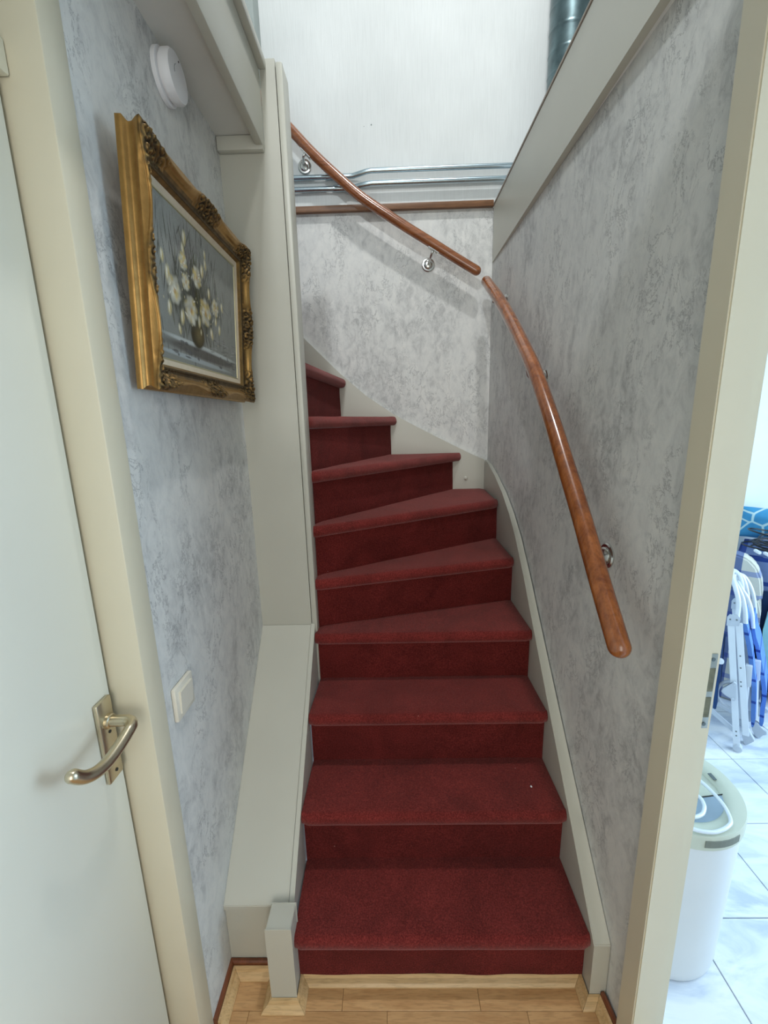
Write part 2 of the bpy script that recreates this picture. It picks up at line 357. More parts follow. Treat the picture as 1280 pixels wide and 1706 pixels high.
# ------------------------------------------------------------ right doorway frame with strike plate
fr = bmesh.new()
prof = [(.520, .697), (.575, .697), (.576, .711), (.602, .711), (.602, .752), (.520, .752)]
add_prism(fr, prof, 'z', 0, 2.16)
bmesh.ops.bevel(fr, geom=[e for e in fr.edges if abs(e.verts[0].co.z-e.verts[1].co.z) > 1], offset=.0025, segments=2, affect='EDGES')
fr = struct(obj('trim_9', fr, M_cream, None, True), 'cream painted frame of the open doorway on the right', 'door frame')
box('frame_head', .520, .602, -.164, .6965, 2.04, 2.09, M_cream, fr, .003)
box('rear_jamb', .520, .602, -.22, -.165, 0, 2.09, M_cream, fr, .003)
sp = bpy.data.objects.new('strike_plate', None); col.objects.link(sp); sp.parent = fr
tag(sp, 'steel strike plate with two slots')
box('plate', .5775, .5945, .7085, .7105, .905, 1.062, M_steel, sp, .0008)
box('slot', .5800, .5925, .7075, .7085, .985, 1.033, M_slot, sp)
box('slot', .5800, .5925, .7075, .7085, .930, .972, M_slot, sp)
for z in (1.051, .915): lathe('screw', [(.0035, 0), (.004, .001), (.001, .0012)], (.586, .7085, z), (0, -1, 0), M_screw, sp, 12)
# ------------------------------------------------------------ hall floor of beech strips
fl = struct(box('floor', -.60, .60, -1.7, .90, -.05, -.0085, plain('underlay', srgb(70, 55, 40), .9)), 'beech strip laminate floor at the foot of the stairs', 'floor')
LS = .36; ROW = .062
def strip_mesh(L):
    bm = bmesh.new(); add_box(bm, .0004, L-.0004, .0003, ROW-.0003, -.008, 0, .0007, 1)
    me = bpy.data.meshes.new('plank'); bm.to_mesh(me); bm.free(); me.materials.append(M_beech); return me
full = strip_mesh(LS)
offs = {0: -.158, 1: -.04}
for r in range(0, 42):
    y = .796-(r-1)*ROW+0.0
    y0 = .796+ROW*(1-r)-ROW+ROW if False else .796+ROW*(-r)+ROW*0
    y0 = .796-ROW*r                      # row r spans y0 .. y0+ROW ; row 0 ends at .858
    x = offs.get(r, random.uniform(-.3, .1)); x -= LS*math.ceil((x+.60)/LS)
    while x < .60:
        a = max(x, -.60); b = min(x+LS, .60)
        if b-a > .01:
            me = full if (a == x and b == x+LS) else strip_mesh(b-a)
            o = bpy.data.objects.new('plank', me); col.objects.link(o); o.parent = fl; o.location = (a, y0, 0)
        x += LS
o = bpy.data.objects.new('plank', strip_mesh(1.19)); col.objects.link(o); o.parent = fl; o.location = (-.595, .858, 0); 
# skirting and beech moulding
def sweep_wall(bm, pts, prof):
    """mitred profile: prof = [(out, z)], out measured to the right of the travel direction"""
    P = [Vector((p[0], p[1])) for p in pts]; rows = []
    for i, p in enumerate(P):
        d0 = (P[i]-P[i-1]).normalized() if i else None; d1 = (P[i+1]-P[i]).normalized() if i < len(P)-1 else None
        n0 = Vector((d0.y, -d0.x)) if d0 else None; n1 = Vector((d1.y, -d1.x)) if d1 else None
        if n0 and n1: m = (n0+n1).normalized(); m = m/max(.3, m.dot(n0))
        else: m = n0 or n1
        rows.append([bm.verts.new((p.x+m.x*o, p.y+m.y*o, z)) for o, z in prof])
    k = len(prof)
    for a, b in zip(rows, rows[1:]):
        for j in range(k): bm.faces.new((a[j], a[(j+1) % k], b[(j+1) % k], b[j]))
    bm.faces.new(rows[0][::-1]); bm.faces.new(rows[-1])
bm = bmesh.new(); sweep_wall(bm, [(XL, .7625), (XL, .8865), (-.343, .8865)], [(0, 0), (.009, 0), (.009, .030), (.006, .034), (0, .034)])
struct(obj('baseboard_left', bm, M_skirt), 'low dark brown skirting along the left wall and boxed side', 'skirting')
bm = bmesh.new(); sweep_wall(bm, [(.5245, .8155), (.5305, .755)], [(0, 0), (.009, 0), (.009, .030), (.006, .034), (0, .034)])
struct(obj('baseboard_right', bm, M_skirt), 'low dark brown skirting along the right wall by the doorway', 'skirting')
mp = [(0, .0004), (.024, .0004), (.024, .004), (.019, .010), (.010, .014), (.006, .021), (0, .022)]
runs = [[(XL+.010, .7625), (XL+.010, .8765)], [(XL+.010, .8765), (-.3425, .8765)], [(-.3425, .8765), (-.3425, .8095)], [(-.3425, .8095), (-.2765, .8095)],
        [(-.2765, .8095), (-.2765, .8635)], [(-.2765, .8635), (.4855, .8635)], [(.4855, .8635), (.4855, .8165)], [(.4855, .8165), (.5150, .8165)], [(.5150, .8165), (.5205, .755)]]
allp = [r[0] for r in runs]+[runs[-1][1]]
mo = empty('beech_moulding', (0, .86, 0), 'beech quarter moulding following the foot of the stairs', 'moulding', kind='structure'); mo.name = 'baseboard_front'
for i in range(len(allp)-1):
    bm = bmesh.new(); P = [Vector(p) for p in allp]; d = (P[i+1]-P[i]).normalized(); n = Vector((d.y, -d.x))
    def mit(j):
        if 0 < j < len(P)-1:
            a = (P[j]-P[j-1]).normalized(); b = (P[j+1]-P[j]).normalized(); m = (Vector((a.y, -a.x))+Vector((b.y, -b.x))).normalized()
            return m/max(.3, m.dot(n))
        return n
    rows = []
    for j, e in ((i, .0004), (i+1, -.0004)):
        m = mit(j); rows.append([bm.verts.new((P[j].x+m.x*o_+d.x*e, P[j].y+m.y*o_+d.y*e-.86, z)) for o_, z in mp])
    for k in range(len(mp)): bm.faces.new((rows[0][k], rows[0][(k+1) % len(mp)], rows[1][(k+1) % len(mp)], rows[1][k]))
    bm.faces.new(rows[0][::-1]); bm.faces.new(rows[1]); obj('moulding_length', bm, M_bmould_x, mo)
# ------------------------------------------------------------ staircase
H = .19; G = .1793; Y1 = .824; XS = -.285; XR = .488; T = .043
st = empty('staircase', (0, .8, 0), 'red carpeted winding staircase with pale painted stringers', 'staircase')
SO = Vector((0, .8, 0))
def sp_(p): return Vector(p)-SO
def tread(n, f0, f1, b0, b1, z, bk=None):
    """front edge f0-f1, back edge b0-b1 (left,right), top at z"""
    F0, F1, B0, B1 = (Vector((*p, 0)) for p in (f0, f1, b0, b1))
    ed = (F1-F0).normalized(); nrm = Vector((ed.y, -ed.x, 0))      # outward = toward the walker
    r = T/2; NX = 40; bm = bmesh.new(); rows = []
    sec = []
    for k in range(7): sec.append(('t', 1-k/6*1.0))                # from back to just behind the nose
    arc = [(r*.85*(-1+math.sin(a)), r*math.cos(a)) for a in [k/9*PI for k in range(10)]]
    for i in range(NX+1):
        s = i/NX; f = F0.lerp(F1, s); b = B0.lerp(B1, s) if bk is None else (B0.lerp(bk, s/.84) if s < .84 else bk.lerp(B1, (s-.84)/.16))
        endr = min(s, 1-s)*(F1-F0).length; ins = .008*max(0, 1-endr/.010)**2
        row = []
        ft = f-nrm*(r*.85+ins)
        for _, t in sec:
            q = ft.lerp(b, t); wv = .0012*noise.noise(Vector((q.x*9, q.y*9, n*3)))
            row.append(sp_((q.x, q.y, z-.0005+wv-(ins*.5))))
        for o_, h in arc[1:]:
            q = f+nrm*(o_-ins); wv = .0014*noise.noise(Vector((q.x*14, n*5, h*60)))
            row.append(sp_((q.x+nrm.x*wv, q.y+nrm.y*wv, z-r+h+wv*.6)))
        q = b; row.append(sp_((ft.x-nrm.x*.012, ft.y-nrm.y*.012, z-T))); row.append(sp_((q.x, q.y, z-T)))
        rows.append([bm.verts.new(v) for v in row])
    k = len(rows[0])
    for a, c in zip(rows, rows[1:]):
        for j in range(k): bm.faces.new((a[j], c[j], c[(j+1) % k], a[(j+1) % k]))
    bm.faces.new(rows[0]); bm.faces.new(rows[-1][::-1])
    for v in bm.verts: v.co.y = min(v.co.y, YW+.0002-SO.y)
    return obj('tread', bm, M_carpet, st, True)
def riser(n, a, b, z0, z1):
    A = Vector((*a, 0)); B = Vector((*b, 0)); ed = (B-A).normalized(); nr = Vector((ed.y, -ed.x, 0)); bm = bmesh.new(); NX = 30; NZ = 6
    g = []
    for i in range(NX+1):
        c = []
        for j in range(NZ+1):
            p = A.lerp(B, i/NX); z = z0+(z1-z0)*j/NZ; wv = .0022*noise.noise(Vector((p.x*7+n*4, p.y*7, z*12)))
            c.append(bm.verts.new(sp_((p.x+nr.x*wv, p.y+nr.y*wv, z))))
        g.append(c)
    for i in range(NX):
        for j in range(NZ): bm.faces.new((g[i][j], g[i+1][j], g[i+1][j+1], g[i][j+1]))
    bk = [[bm.verts.new(g[i][j].co-nr*.012) for j in (0, NZ)] for i in (0, NX)]
    bm.faces.new([g[i][0] for i in range(NX+1)][::-1]+[bk[0][0], bk[1][0]]); bm.faces.new([g[i][NZ] for i in range(NX+1)]+[bk[1][1], bk[0][1]])
    bm.faces.new([g[0][j] for j in range(NZ+1)]+[bk[0][1], bk[0][0]]); bm.faces.new([g[NX][j] for j in range(NZ+1)][::-1]+[bk[1][0], bk[1][1]])
    bm.faces.new((bk[0][0], bk[0][1], bk[1][1], bk[1][0]))
    for v in bm.verts: v.co.y = min(v.co.y, YW+.0002-SO.y)
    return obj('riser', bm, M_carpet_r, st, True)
YW = 2.1985
nose = {}; ris = {}
for n in range(1, 5):
    y = Y1+(n-1)*G; nose[n] = ((XS+(.004 if n == 1 else 0), y), (XR-.0008, y)); ris[n] = ((XS+.001, y+.0335), (XR-.0008, y+.0335))
nose[4] = ((XS, Y1+3*G), (XR-.0008, Y1+3*G)); ris[4] = ((-.2785, Y1+3*G+.0335), (XR-.0008, Y1+3*G+.0335))
nose[5] = ((-.276, 1.400), (XR-.0008, 1.606)); ris[5] = ((-.2785, 1.434), (XR-.0008, 1.640))
nose[6] = ((-.2765, 1.424), (XR-.0008, 1.876)); ris[6] = ((-.2785, 1.460), (XR-.0008, 1.915))
nose[7] = ((-.2775, 1.456), (.371, YW)); ris[7] = ((-.2785, 1.492), (.322, YW))
nose[8] = ((-.282, 1.480), (.042, YW)); ris[8] = ((-.286, 1.510), (.003, YW))
nose[9] = ((-.300, 1.482), (-.214, YW)); ris[9] = ((-.318, 1.500), (-.250, YW))
for k in range(10, 14):
    x = -.415-(k-10)*.179; nose[k] = ((x, 1.50), (x-.0001, YW)); ris[k] = ((x-.033, 1.50), (x-.0331, YW))
for n in range(1, 13):
    z = n*H; nx = ris[n+1]; nx = ((nx[0][0], nx[0][1]+.008), (nx[1][0], min(nx[1][1]+.008, YW)))
    if n == 6:                                                     # the corner step: two wall sides
        bm = None
        a0, a1 = nose[6]; b0, b1 = nx
        tread(6, a0, a1, b0, (.4872, YW), z, Vector((.322, YW, 0)))
    else:
        tread(n, nose[n][0], nose[n][1], nx[0], nx[1], z)
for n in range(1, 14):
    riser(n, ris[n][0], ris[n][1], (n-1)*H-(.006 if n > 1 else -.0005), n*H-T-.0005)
x = nose[13][0][0]
# right stringer
def stringer(name, pts, ax, a0, a1, bev=.002):
    bm = bmesh.new()
    add_prism(bm, pts, ax, a0, a1); bmesh.ops.translate(bm, verts=bm.verts, vec=-SO)
    if bev: bmesh.ops.bevel(bm, geom=[e for e in bm.edges], offset=bev, segments=2, affect='EDGES')
    return obj(name, bm, M_gpaint, st, True)
top = [(.8175, .186), (1.003, .386), (1.374, .782), (1.50, .918), (1.62, 1.035), (1.72, 1.108), (1.84, 1.176), (1.98, 1.234), (2.10, 1.270), (YW, 1.288)]
bm = bmesh.new(); N = len(top)
def sv(x, y, z): return bm.verts.new((x-SO.x, y-SO.y, z-SO.z))
inn = [sv(XR, y, z) for y, z in top]; out = [sv(xr_at(y)-.0012-(.0035 if 1.0 < y < 2.0 else 0), y, z) for y, z in top]
inb = [sv(XR, .8175, 0), sv(XR, YW, .0)]; oub = [sv(xr_at(.8175)-.0012, .8175, 0), sv(xr_at(YW)-.0012, YW, .0)]
for i in range(N-1): bm.faces.new((inn[i], inn[i+1], out[i+1], out[i]))
bm.faces.new([inb[0]]+inn+[inb[1]]); bm.faces.new([oub[0]]+out+[oub[1]])
bm.faces.new((inb[0], inn[0], out[0], oub[0])); bm.faces.new((inb[1], inn[-1], out[-1], oub[1])); bm.faces.new((inb[0], inb[1], oub[1], oub[0]))
bmesh.ops.bevel(bm, geom=[e for e in bm.edges if all(v in set(inn+out[:1]) for v in e.verts)], offset=.0025, segments=2, affect='EDGES')
obj('stringer', bm, M_gpaint, st)
# back stringer along the wall behind the winders
tb = [(.487, 1.290), (.40, 1.330), (.25, 1.407), (.12, 1.476), (.023, 1.529), (-.12, 1.628), (-.25, 1.742), (-.412, 1.905), (-.80, 2.31), (-1.0, 2.44), (-1.0, 1.9), (-.2, 1.2), (.487, .6)]
stringer('stringer', tb, 'y', YW+.0005, YB+.0115, 0)
lathe('screw_cap', [(.010, 0), (.010, .003), (.006, .006), (.001, .007)], sp_((.391, YW, 1.196)), (0, -1, 0), M_gpaint, st, 20)
# left stringer: sloping board beside the steps
sl = (.784-.230)/(YP-.886)
def zb(y): return .230+(y-.886)*sl
stringer('stringer', [(.874, 0), (.874, zb(.874)-.002), (YP-.001, zb(YP)+.004), (YP-.001, 0)], 'x', -.3005, -.2865, .0015)
stringer('newel_post', [(-.342, 0), (-.2785, 0), (-.2785, .249), (-.342, .249)], 'y', .8105, .8725, .002)
# boxed side between left wall and stringer
bs_ = empty('stair_side_box', (-.39, .888, 0), 'boxed-in pale painted slope between the left wall and the carpeted steps', 'casing')
BO = Vector((-.39, .888, 0))
def bprism(name, pts, ax, a0, a1, bev=.0015):
    bm = bmesh.new(); add_prism(bm, pts, ax, a0, a1); bmesh.ops.translate(bm, verts=bm.verts, vec=-BO)
    if bev: bmesh.ops.bevel(bm, geom=list(bm.edges), offset=bev, segments=2, affect='EDGES')
    return obj(name, bm, M_gpaint, bs_, True)
bprism('sloping_board', [(.882, zb(.882)), (YP-.001, zb(YP)), (YP-.001, zb(YP)-.016), (.882, zb(.882)-.016)], 'x', XL+.0005, -.3015)
bprism('front_board', [(.888, .0), (.888, zb(.888)-.018), (.902, zb(.902)-.018), (.902, 0)], 'x', XL+.0005, -.3015, 0)
# ------------------------------------------------------------ handrails
def handrail(name, pts, r, mat, label, brackets, group='wooden handrails'):
    root = empty(name, pts[0], label, 'handrail', None); O = Vector(pts[0])
    P = smooth_path(pts, 6)
    tube('rail', [p-O for p in P], r, mat, root, 24, 'round')
    for wall_pt, nrm in brackets:
        W = Vector(wall_pt); Nn = Vector(nrm)
        near = min(P, key=lambda p: (p-W).length); i = P.index(near); tdir = (P[min(i+1, len(P)-1)]-P[max(i-1, 0)]).normalized()
        b = bpy.data.objects.new('bracket', None); col.objects.link(b); b.parent = root; b['label'] = 'chromed wall bracket'
        lathe('rosette', [(.031, 0), (.031, .003), (.028, .006), (.019, .0065), (.021, .009), (.017, .013), (.010, .015)], W-O, Nn, M_chrome, b, 32)
        dn = (Vector((0, 0, -1))+tdir*tdir.z).normalized()
        und = near+dn*(r+.001)
        A = [W+Nn*.012, W+Nn*(.055*.55), W+Nn*.050+(und-W-Nn*.05)*.25, und+dn*.012, und+dn*.003]
        tube('arm', [p-O for p in smooth_path(A, 5)], .0062, M_chrome, b, 14)
        bmx = bmesh.new(); add_box(bmx, -.028, .028, -.010, .010, -.0025, .0025, .001, 1)
        zax = -dn; yax = zax.cross(tdir).normalized(); mtx = Matrix((tdir, yax, zax)).transposed().to_4x4(); mtx.translation = und-O
        bmesh.ops.transform(bmx, matrix=mtx, verts=bmx.verts); obj('saddle', bmx, M_chrome, b, True)
        for dx in (-.012, .012): pass
    return root
xa = lambda y: xr_at(y)-.062
rp = [(.783, 1.036), (.851, 1.107), (.918, 1.179), (.993, 1.262), (1.099, 1.370), (1.223, 1.494), (1.383, 1.640), (1.52, 1.742), (1.666, 1.845), (1.85, 1.965), (2.085, 2.105)]
handrail('handrail', [(.455 if y < 1.9 else .450, y, z) for y, z in rp], .0225, M_rail, 'varnished brown wooden handrail on the right wall, running down to the foot of the stairs',
         [((xr_at(1.956)-.0005, 1.956, 1.984), (-1, 0, 0)), ((xr_at(1.463)-.0005, 1.463, 1.619), (-1, 0, 0)), ((xr_at(.994)-.0005, .994, 1.160), (-1, 0, 0))])
bp = [(.415, 2.168), (.32, 2.223), (.21, 2.289), (.101, 2.353), (-.006, 2.419), (-.113, 2.489), (-.216, 2.573), (-.318, 2.664), (-.401, 2.748), (-.60, 2.95), (-.85, 3.2)]
handrail('handrail', [(x, 2.14, z) for x, z in bp], .0215, M_railb, 'varnished brown wooden handrail on the back wall, climbing up behind the post',
         [((.199, YB+.011, 2.223), (0, -1, 0)), ((-.364, YB+.004, 2.645), (0, -1, 0))])
wu = bpy.data.objects['wall_back_upper']
for q, r_ in (((-.055, 2.80), .0032), ((-.088, 2.795), .0015)):
    lathe('nail_hole', [(r_, 0), (r_, .0006)], (q[0], YB+.005, q[1]), (0, -1, 0), M_screw, wu, 10)
# ------------------------------------------------------------ pipes and duct
for k, (zl, zr) in enumerate(((2.593, 2.606), (2.545, 2.556))):
    y = 2.190; pts = [(-1.5, y, zl), (-.40, y, zl), (-.165, y, zl), (-.145, y, zl+.0005), (-.115, y-.006, zl+.005), (-.085, y-.011, zr-.003), (-.06, y-.012, zr), (.1, y-.012, zr), (.9, y-.012, zr), (1.9, y-.012, zr)]
    nm = ['upper of the two bright metal pipes crossing the white wall', 'lower of the two bright metal pipes crossing the white wall'][k]
    pr = empty('heating_pipe', (-.2, y, zl), nm, 'pipe', 'metal pipes on the white wall'); O = Vector((-.2, y, zl))
    tube('pipe', [Vector(p)-O for p in pts], .0105, M_pipe, pr, 18)
    xc = (-.27, -.17)[k]
    for xx in ((-.245, -.215) if k == 0 else (-.16, -.135)):
        pass
    lathe('coupling', [(.0106, 0), (.0135, .001), (.0135, .070), (.0106, .072)], Vector((-.268 if k == 0 else -.236, y, zl))-O, (1, 0, 0), M_pipe, pr, 18)
    for xx in (-.9, .75):
        yy = y if xx < 0 else y-.012; zz = zl if xx < 0 else zr
        lathe('clip', [(.0135, 0), (.0135, .012)], Vector((xx, yy, zz))-O, (1, 0, 0), M_chrome, pr, 18)
        tube('stem', [Vector((xx+.006, yy+.008, zz))-O, Vector((xx+.006, YB+.004, zz))-O], .003, M_chrome, pr, 8)
bm = bmesh.new(); R0 = .083; C0 = (.760, 2.06); pitch = .074; rings = []; nseg = 64; z = 2.455
prof_d = []
while z < 4.79: prof_d.append(z); z += .004 if z < 3.6 else .02
for z in prof_d:
    ring = []
    for k in range(nseg):
        a = 2*PI*k/nseg; ph = ((z/pitch)+(k/nseg)) % 1.0
        rr_ = R0+(.0016*math.sin(ph/.10*PI) if ph < .10 else 0)
        ring.append(bm.verts.new((math.cos(a)*rr_, math.sin(a)*rr_, z-2.455)))
    rings.append(ring)
for a, b in zip(rings, rings[1:]):
    for k in range(nseg): bm.faces.new((a[k], a[(k+1) % nseg], b[(k+1) % nseg], b[k]))
bm.faces.new(rings[0][::-1]); bm.faces.new(rings[-1])
du = obj('ventilation_duct', bm, M_zinc, None, True); du.location = (C0[0], C0[1], 2.455)
tag(du, 'dark galvanised spiral ventilation duct rising above the right fascia', 'duct')
# ------------------------------------------------------------ framed flower painting
YL, YR, ZB, ZT = .800, 1.355, 1.565, 1.998
Wd, Hd = YR-YL, ZT-ZB
pic = empty('framed_painting', (-.465, (YL+YR)/2, ZB), 'ornate gilt framed oil painting of white flowers hanging on the left wall', 'painting')
tilt = math.atan2(.026, Hd)
pic.rotation_euler = (0, tilt, 0)
# local: x = depth out of the wall, y = along wall, z = up from the bottom edge
prof = [(0, 0), (0, .011), (.003, .013), (.0055, .0145), (.007, .018), (.0065, .024), (.003, .031), (.0005, .037), (0, .040), (.003, .0425), (.008, .0425), (.012, .041),
        (.017, .038), (.022, .034), (.027, .030), (.032, .0265), (.036, .0245), (.040, .0245), (.043, .0265), (.046, .0265), (.048, .023), (.052, .018), (.052, .012)]
WL = .067
def dip(s, L):
    t = s/L
    return .0105*(1-math.cos(4*PI*t))*(.75+.25*math.sin(PI*t))-.0015
def orn(s, u, L, seed):
    """scroll relief near the corners and the middle of a side"""
    t = 0
    wgt = 0
    for c, half in ((0, .105), (L/2, .068), (L, .105)):
        q = max(0, 1-(abs(s-c)/half)**3); wgt = max(wgt, q)
    wgt *= max(0, 1-abs((u-.020)/.024)**4)
    if wgt <= 0: return 0, 0
    f = 0
    for k in range(7):
        rr = random.Random(seed*31+k+int(round(s/L*2))*7)
    cs = []
    for c in (0.016, .042, .070, .094, L/2-.044, L/2-.015, L/2+.015, L/2+.044, L-.094, L-.070, L-.042, L-.016): cs.append(c)
    for k, c in enumerate(cs):
        for uu in (.012, .026, .040):
            dx, dy = s-c-(.010 if uu > .02 else 0), (u-uu)*1.1; d = math.hypot(dx, dy); a = math.atan2(dy, dx)
            f += math.sin(a*(1 if k % 2 else -1)+d*620+k)*math.exp(-(d/.013)**2)
    f += .6*noise.noise(Vector((s*130, u*130, seed)))
    return wgt, f
def frame_side(L, seed, to3):
    """grid along one side; to3(s,u,d) maps to local coordinates"""
    NS = int(L/.0021); verts = []; pat = []; NP = len(prof)
    fine = []
    for i in range(NP-1):
        a, b = prof[i], prof[i+1]; m = 3 if i > 7 else 2
        for k in range(m): fine.append((a[0]+(b[0]-a[0])*k/m, a[1]+(b[1]-a[1])*k/m))
    fine.append(prof[-1]); NP = len(fine)
    for i in range(NS+1):
        s0 = L*i/NS
        for j, (u, d) in enumerate(fine):
            s = u+(L-2*u)*i/NS; lift = 0; uo = u; p = .22
            if (j > 16 or d > .036) and u < .046:
                dd = max(0, dip(s, L))*max(0, 1-u/.03)*min(1, (d-.02)/.015); uo = u+dd
                wgt, f = orn(s, u, L, seed)
                lift = wgt*(.0022+.0038*f)*(1 if j > 20 else .35)
                if d > .036 or u > .005: p = .20+wgt*(.55-.42*f)
                uo -= wgt*.0022*f if u < .012 else 0
                if u > .03 and wgt < .2: p = max(p, .55)
            if .036 <= u <= .047: p = .75
            if u >= .047: p = .5
            verts.append(to3(s, uo, d+lift)); pat.append(max(0, min(1, p)))
    faces = [(i*NP+j, (i+1)*NP+j, (i+1)*NP+j+1, i*NP+j+1) for i in range(NS) for j in range(NP-1)]
    me = bpy.data.meshes.new('moulding'); me.from_pydata(verts, [], faces); me.update()
    at = me.attributes.new('patina', 'FLOAT', 'POINT'); at.data.foreach_set('value', np.array(pat, dtype=np.float32))
    for p in me.polygons: p.use_smooth = True
    return link('frame_side', me, M_gold, pic)
hw = Wd/2
frame_side(Wd, 1, lambda s, u, d: (d, -hw+s, Hd-u))      # top
frame_side(Wd, 2, lambda s, u, d: (d, hw-s, u))          # bottom
frame_side(Hd, 3, lambda s, u, d: (d, -hw+u, s))         # near (left) side
frame_side(Hd, 4, lambda s, u, d: (d, hw-u, Hd-s))       # far side
bm = bmesh.new(); a = .051; b = .064
def rect(u): return [(-hw+u, u), (hw-u, u), (hw-u, Hd-u), (-hw+u, Hd-u)]
def ring4(bm, A, da, B, db):
    va = [bm.verts.new((da, *p)) for p in A]; vb = [bm.verts.new((db, *p)) for p in B]
    for i in range(4): bm.faces.new((va[i], va[(i+1) % 4], vb[(i+1) % 4], vb[i]))
ring4(bm, rect(a), .0175, rect(b), .0145); ring4(bm, rect(b), .0145, rect(b), .012)
obj('linen_liner', bm, M_linen, pic)
bm = bmesh.new(); ring4(bm, rect(.0638), .0148, rect(.0665), .0150); ring4(bm, rect(.0665), .0150, rect(.0675), .0125); obj('inner_slip', bm, M_slip, pic)
box('backing', 0, .004, -hw+.006, hw-.006, .006, Hd-.006, plain('backing_board', srgb(120, 90, 60), .9), pic)
# the painting itself, laid down stroke by stroke in vertex colours
CW, CH = 330, 238
yy, xx = np.mgrid[0:CH, 0:CW]; U = xx/(CW-1); V = yy/(CH-1)
rng = np.random.default_rng(5)
img = np.zeros((CH, CW, 3)); ASP = .421/.303
def lin(c): c = np.array(c)/255.; return np.where(c <= .04045, c/12.92, ((c+.055)/1.055)**2.4)
img[:] = lin((146, 149, 144)); img += (V[..., None]-.5)*.06
def blob(u, v, a, b, ang, c, al=1.0, soft=.35):
    dx = (U-u)*ASP; dy = V-v; ca, sa = math.cos(ang), math.sin(ang)
    p = (dx*ca+dy*sa)/a; q = (-dx*sa+dy*ca)/b; r = np.sqrt(p*p+q*q)
    m = np.clip((1-r)/soft, 0, 1)[..., None]*al
    img[:] = img*(1-m)+lin(c)*m
for k in range(240):
    blob(rng.random(), rng.random(), .02+.09*rng.random(), .012+.02*rng.random(), rng.normal(1.4, .5), tuple(np.array((142, 145, 140))+rng.integers(-16, 16)), .35)
blob(.38, .46, .42, .34, 0, (66, 66, 56), .9, .9); blob(.33, .72, .14, .26, .1, (110, 104, 104), .5, .9)
for k in range(320):                                               # dark upright foliage strokes
    u = rng.normal(.38, .17); v = rng.normal(.52, .17); blob(u, v, .004+.004*rng.random(), .04+.09*rng.random(), rng.normal(0, .25), (50+rng.integers(-14, 34),)*2+(44,), .65)
for k in range(60):
    blob(rng.normal(.30, .1), rng.normal(.85, .08), .004, .05, rng.normal(0, .2), (104, 96, 98), .5)
# shelf
blob(.5, .155, .75, .022, -.02, (196, 204, 204), .85); blob(.5, .11, .75, .045, -.02, (88, 84, 80), .8); blob(.4, .05, .75, .02, -.02, (176, 186, 190), .8)
for k in range(26):
    blob(.03+.97*rng.random(), .05+.11*rng.random(), .012+.05*rng.random(), .006+.012*rng.random(), -.03, (70+rng.integers(0, 40),)*3, .75)
for k in range(16): blob(.08+k*.06, .09, .004, .035, .05, (84, 80, 78), .7)
for k in range(36): blob(.55+.45*rng.random(), .16+.12*rng.random(), .05, .006, .1*rng.normal(), (120+rng.integers(-40, 60),)*3, .6)
blob(.93, .5, .003, .5, 0, (110, 118, 122), .6); blob(.80, .56, .14, .004, -.35, (100, 100, 104), .7)
# vase
vu, vv = .161+.8465*.296, .245
blob(vu, vv, .125, .115, 0, (62, 56, 36), 1, .2); blob(vu+.02, vv, .10, .09, 0, (112, 100, 66), .9, .8); blob(vu+.045, vv+.03, .018, .03, 0, (214, 206, 170), .9, .8); blob(vu, vv+.10, .08, .02, 0, (82, 84, 44), .9)
def flower(u, v, r, yel=.5):
    blob(u+.012, v-.02, r*1.05, r*1.05, 0, (74, 76, 64), .75, .5); blob(u, v, r*.8, r*.86, 0, (176, 176, 156), .95, .5)
    for ring_, n in ((1.0, 11), (.8, 10), (.55, 9), (.32, 6)):
        for k in range(n):
            a = 2*PI*k/n+rng.random()*.5; c = np.array((224, 224, 208))*(.74+.26*rng.random())
            if rng.random() < yel*.6: c = c*np.array((1.02, .93, .66))
            blob(u+math.cos(a)*r*.62*ring_/ASP, v+math.sin(a)*r*.62*ring_, r*.36, r*.24, a+rng.normal(.5, .4), tuple(np.clip(c, 0, 255)), .8, .8)
    blob(u+.003, v-.005, r*.20, r*.26, 0, (182, 138, 62), .9, .9)
    for k in range(5): blob(u+rng.normal(0, .3)*r, v+rng.normal(0, .3)*r, r*.20, r*.06, rng.random()*3, (240, 240, 230), .7, .6)
def bud(u, v, r):
    blob(u, v, r*.55, r*1.0, rng.normal(0, .2), (216, 206, 158), .95, .6); blob(u-.006, v+.01, r*.25, r*.7, .1, (232, 232, 222), .9, .7); blob(u+.008, v-.01, r*.18, r*.6, .1, (176, 150, 80), .6, .7)
fl_ = [(.017, .473, .115), (.22, .40, .125), (.43, .44, .125), (.60, .52, .085), (.165, .575, .075), (.322, .66, .095), (.145, .70, .075)]
bd_ = [(-.05, .55, .07), (-.10, .64, .05), (.174, .86, .065), (.461, .80, .05), (.406, .73, .06), (-.049, .341, .06), (.10, .32, .065), (.33, .345, .055), (.50, .60, .05), (.52, .30, .06), (.72, .56, .045), (.058, .23, .045), (.46, .87, .04), (.15, .78, .05), (.6, .42, .05), (.66, .36, .05)]
for u, v, r in bd_: bud(.161+.8465*u, v, r)
for u, v, r in fl_: flower(.161+.8465*u, v, r)
for k in range(26): blob(.161+.8465*rng.normal(.25, .28), rng.normal(.45, .14), .006, .012, rng.normal(0, .6), (206, 196, 160), .8)
cu = .0655; cd = .0128
Vv = np.stack([np.full(U.shape, cd), -hw+cu+U*(Wd-2*cu), cu+V*(Hd-2*cu)], -1).reshape(-1, 3)
idx = (np.arange(CH-1)[:, None]*CW+np.arange(CW-1)[None]).ravel()
Fc = np.stack([idx, idx+1, idx+CW+1, idx+CW], -1)
me = bpy.data.meshes.new('canvas'); me.from_pydata(Vv.tolist(), [], Fc.tolist()); me.update()
ca_ = me.color_attributes.new('Col', 'FLOAT_COLOR', 'POINT')
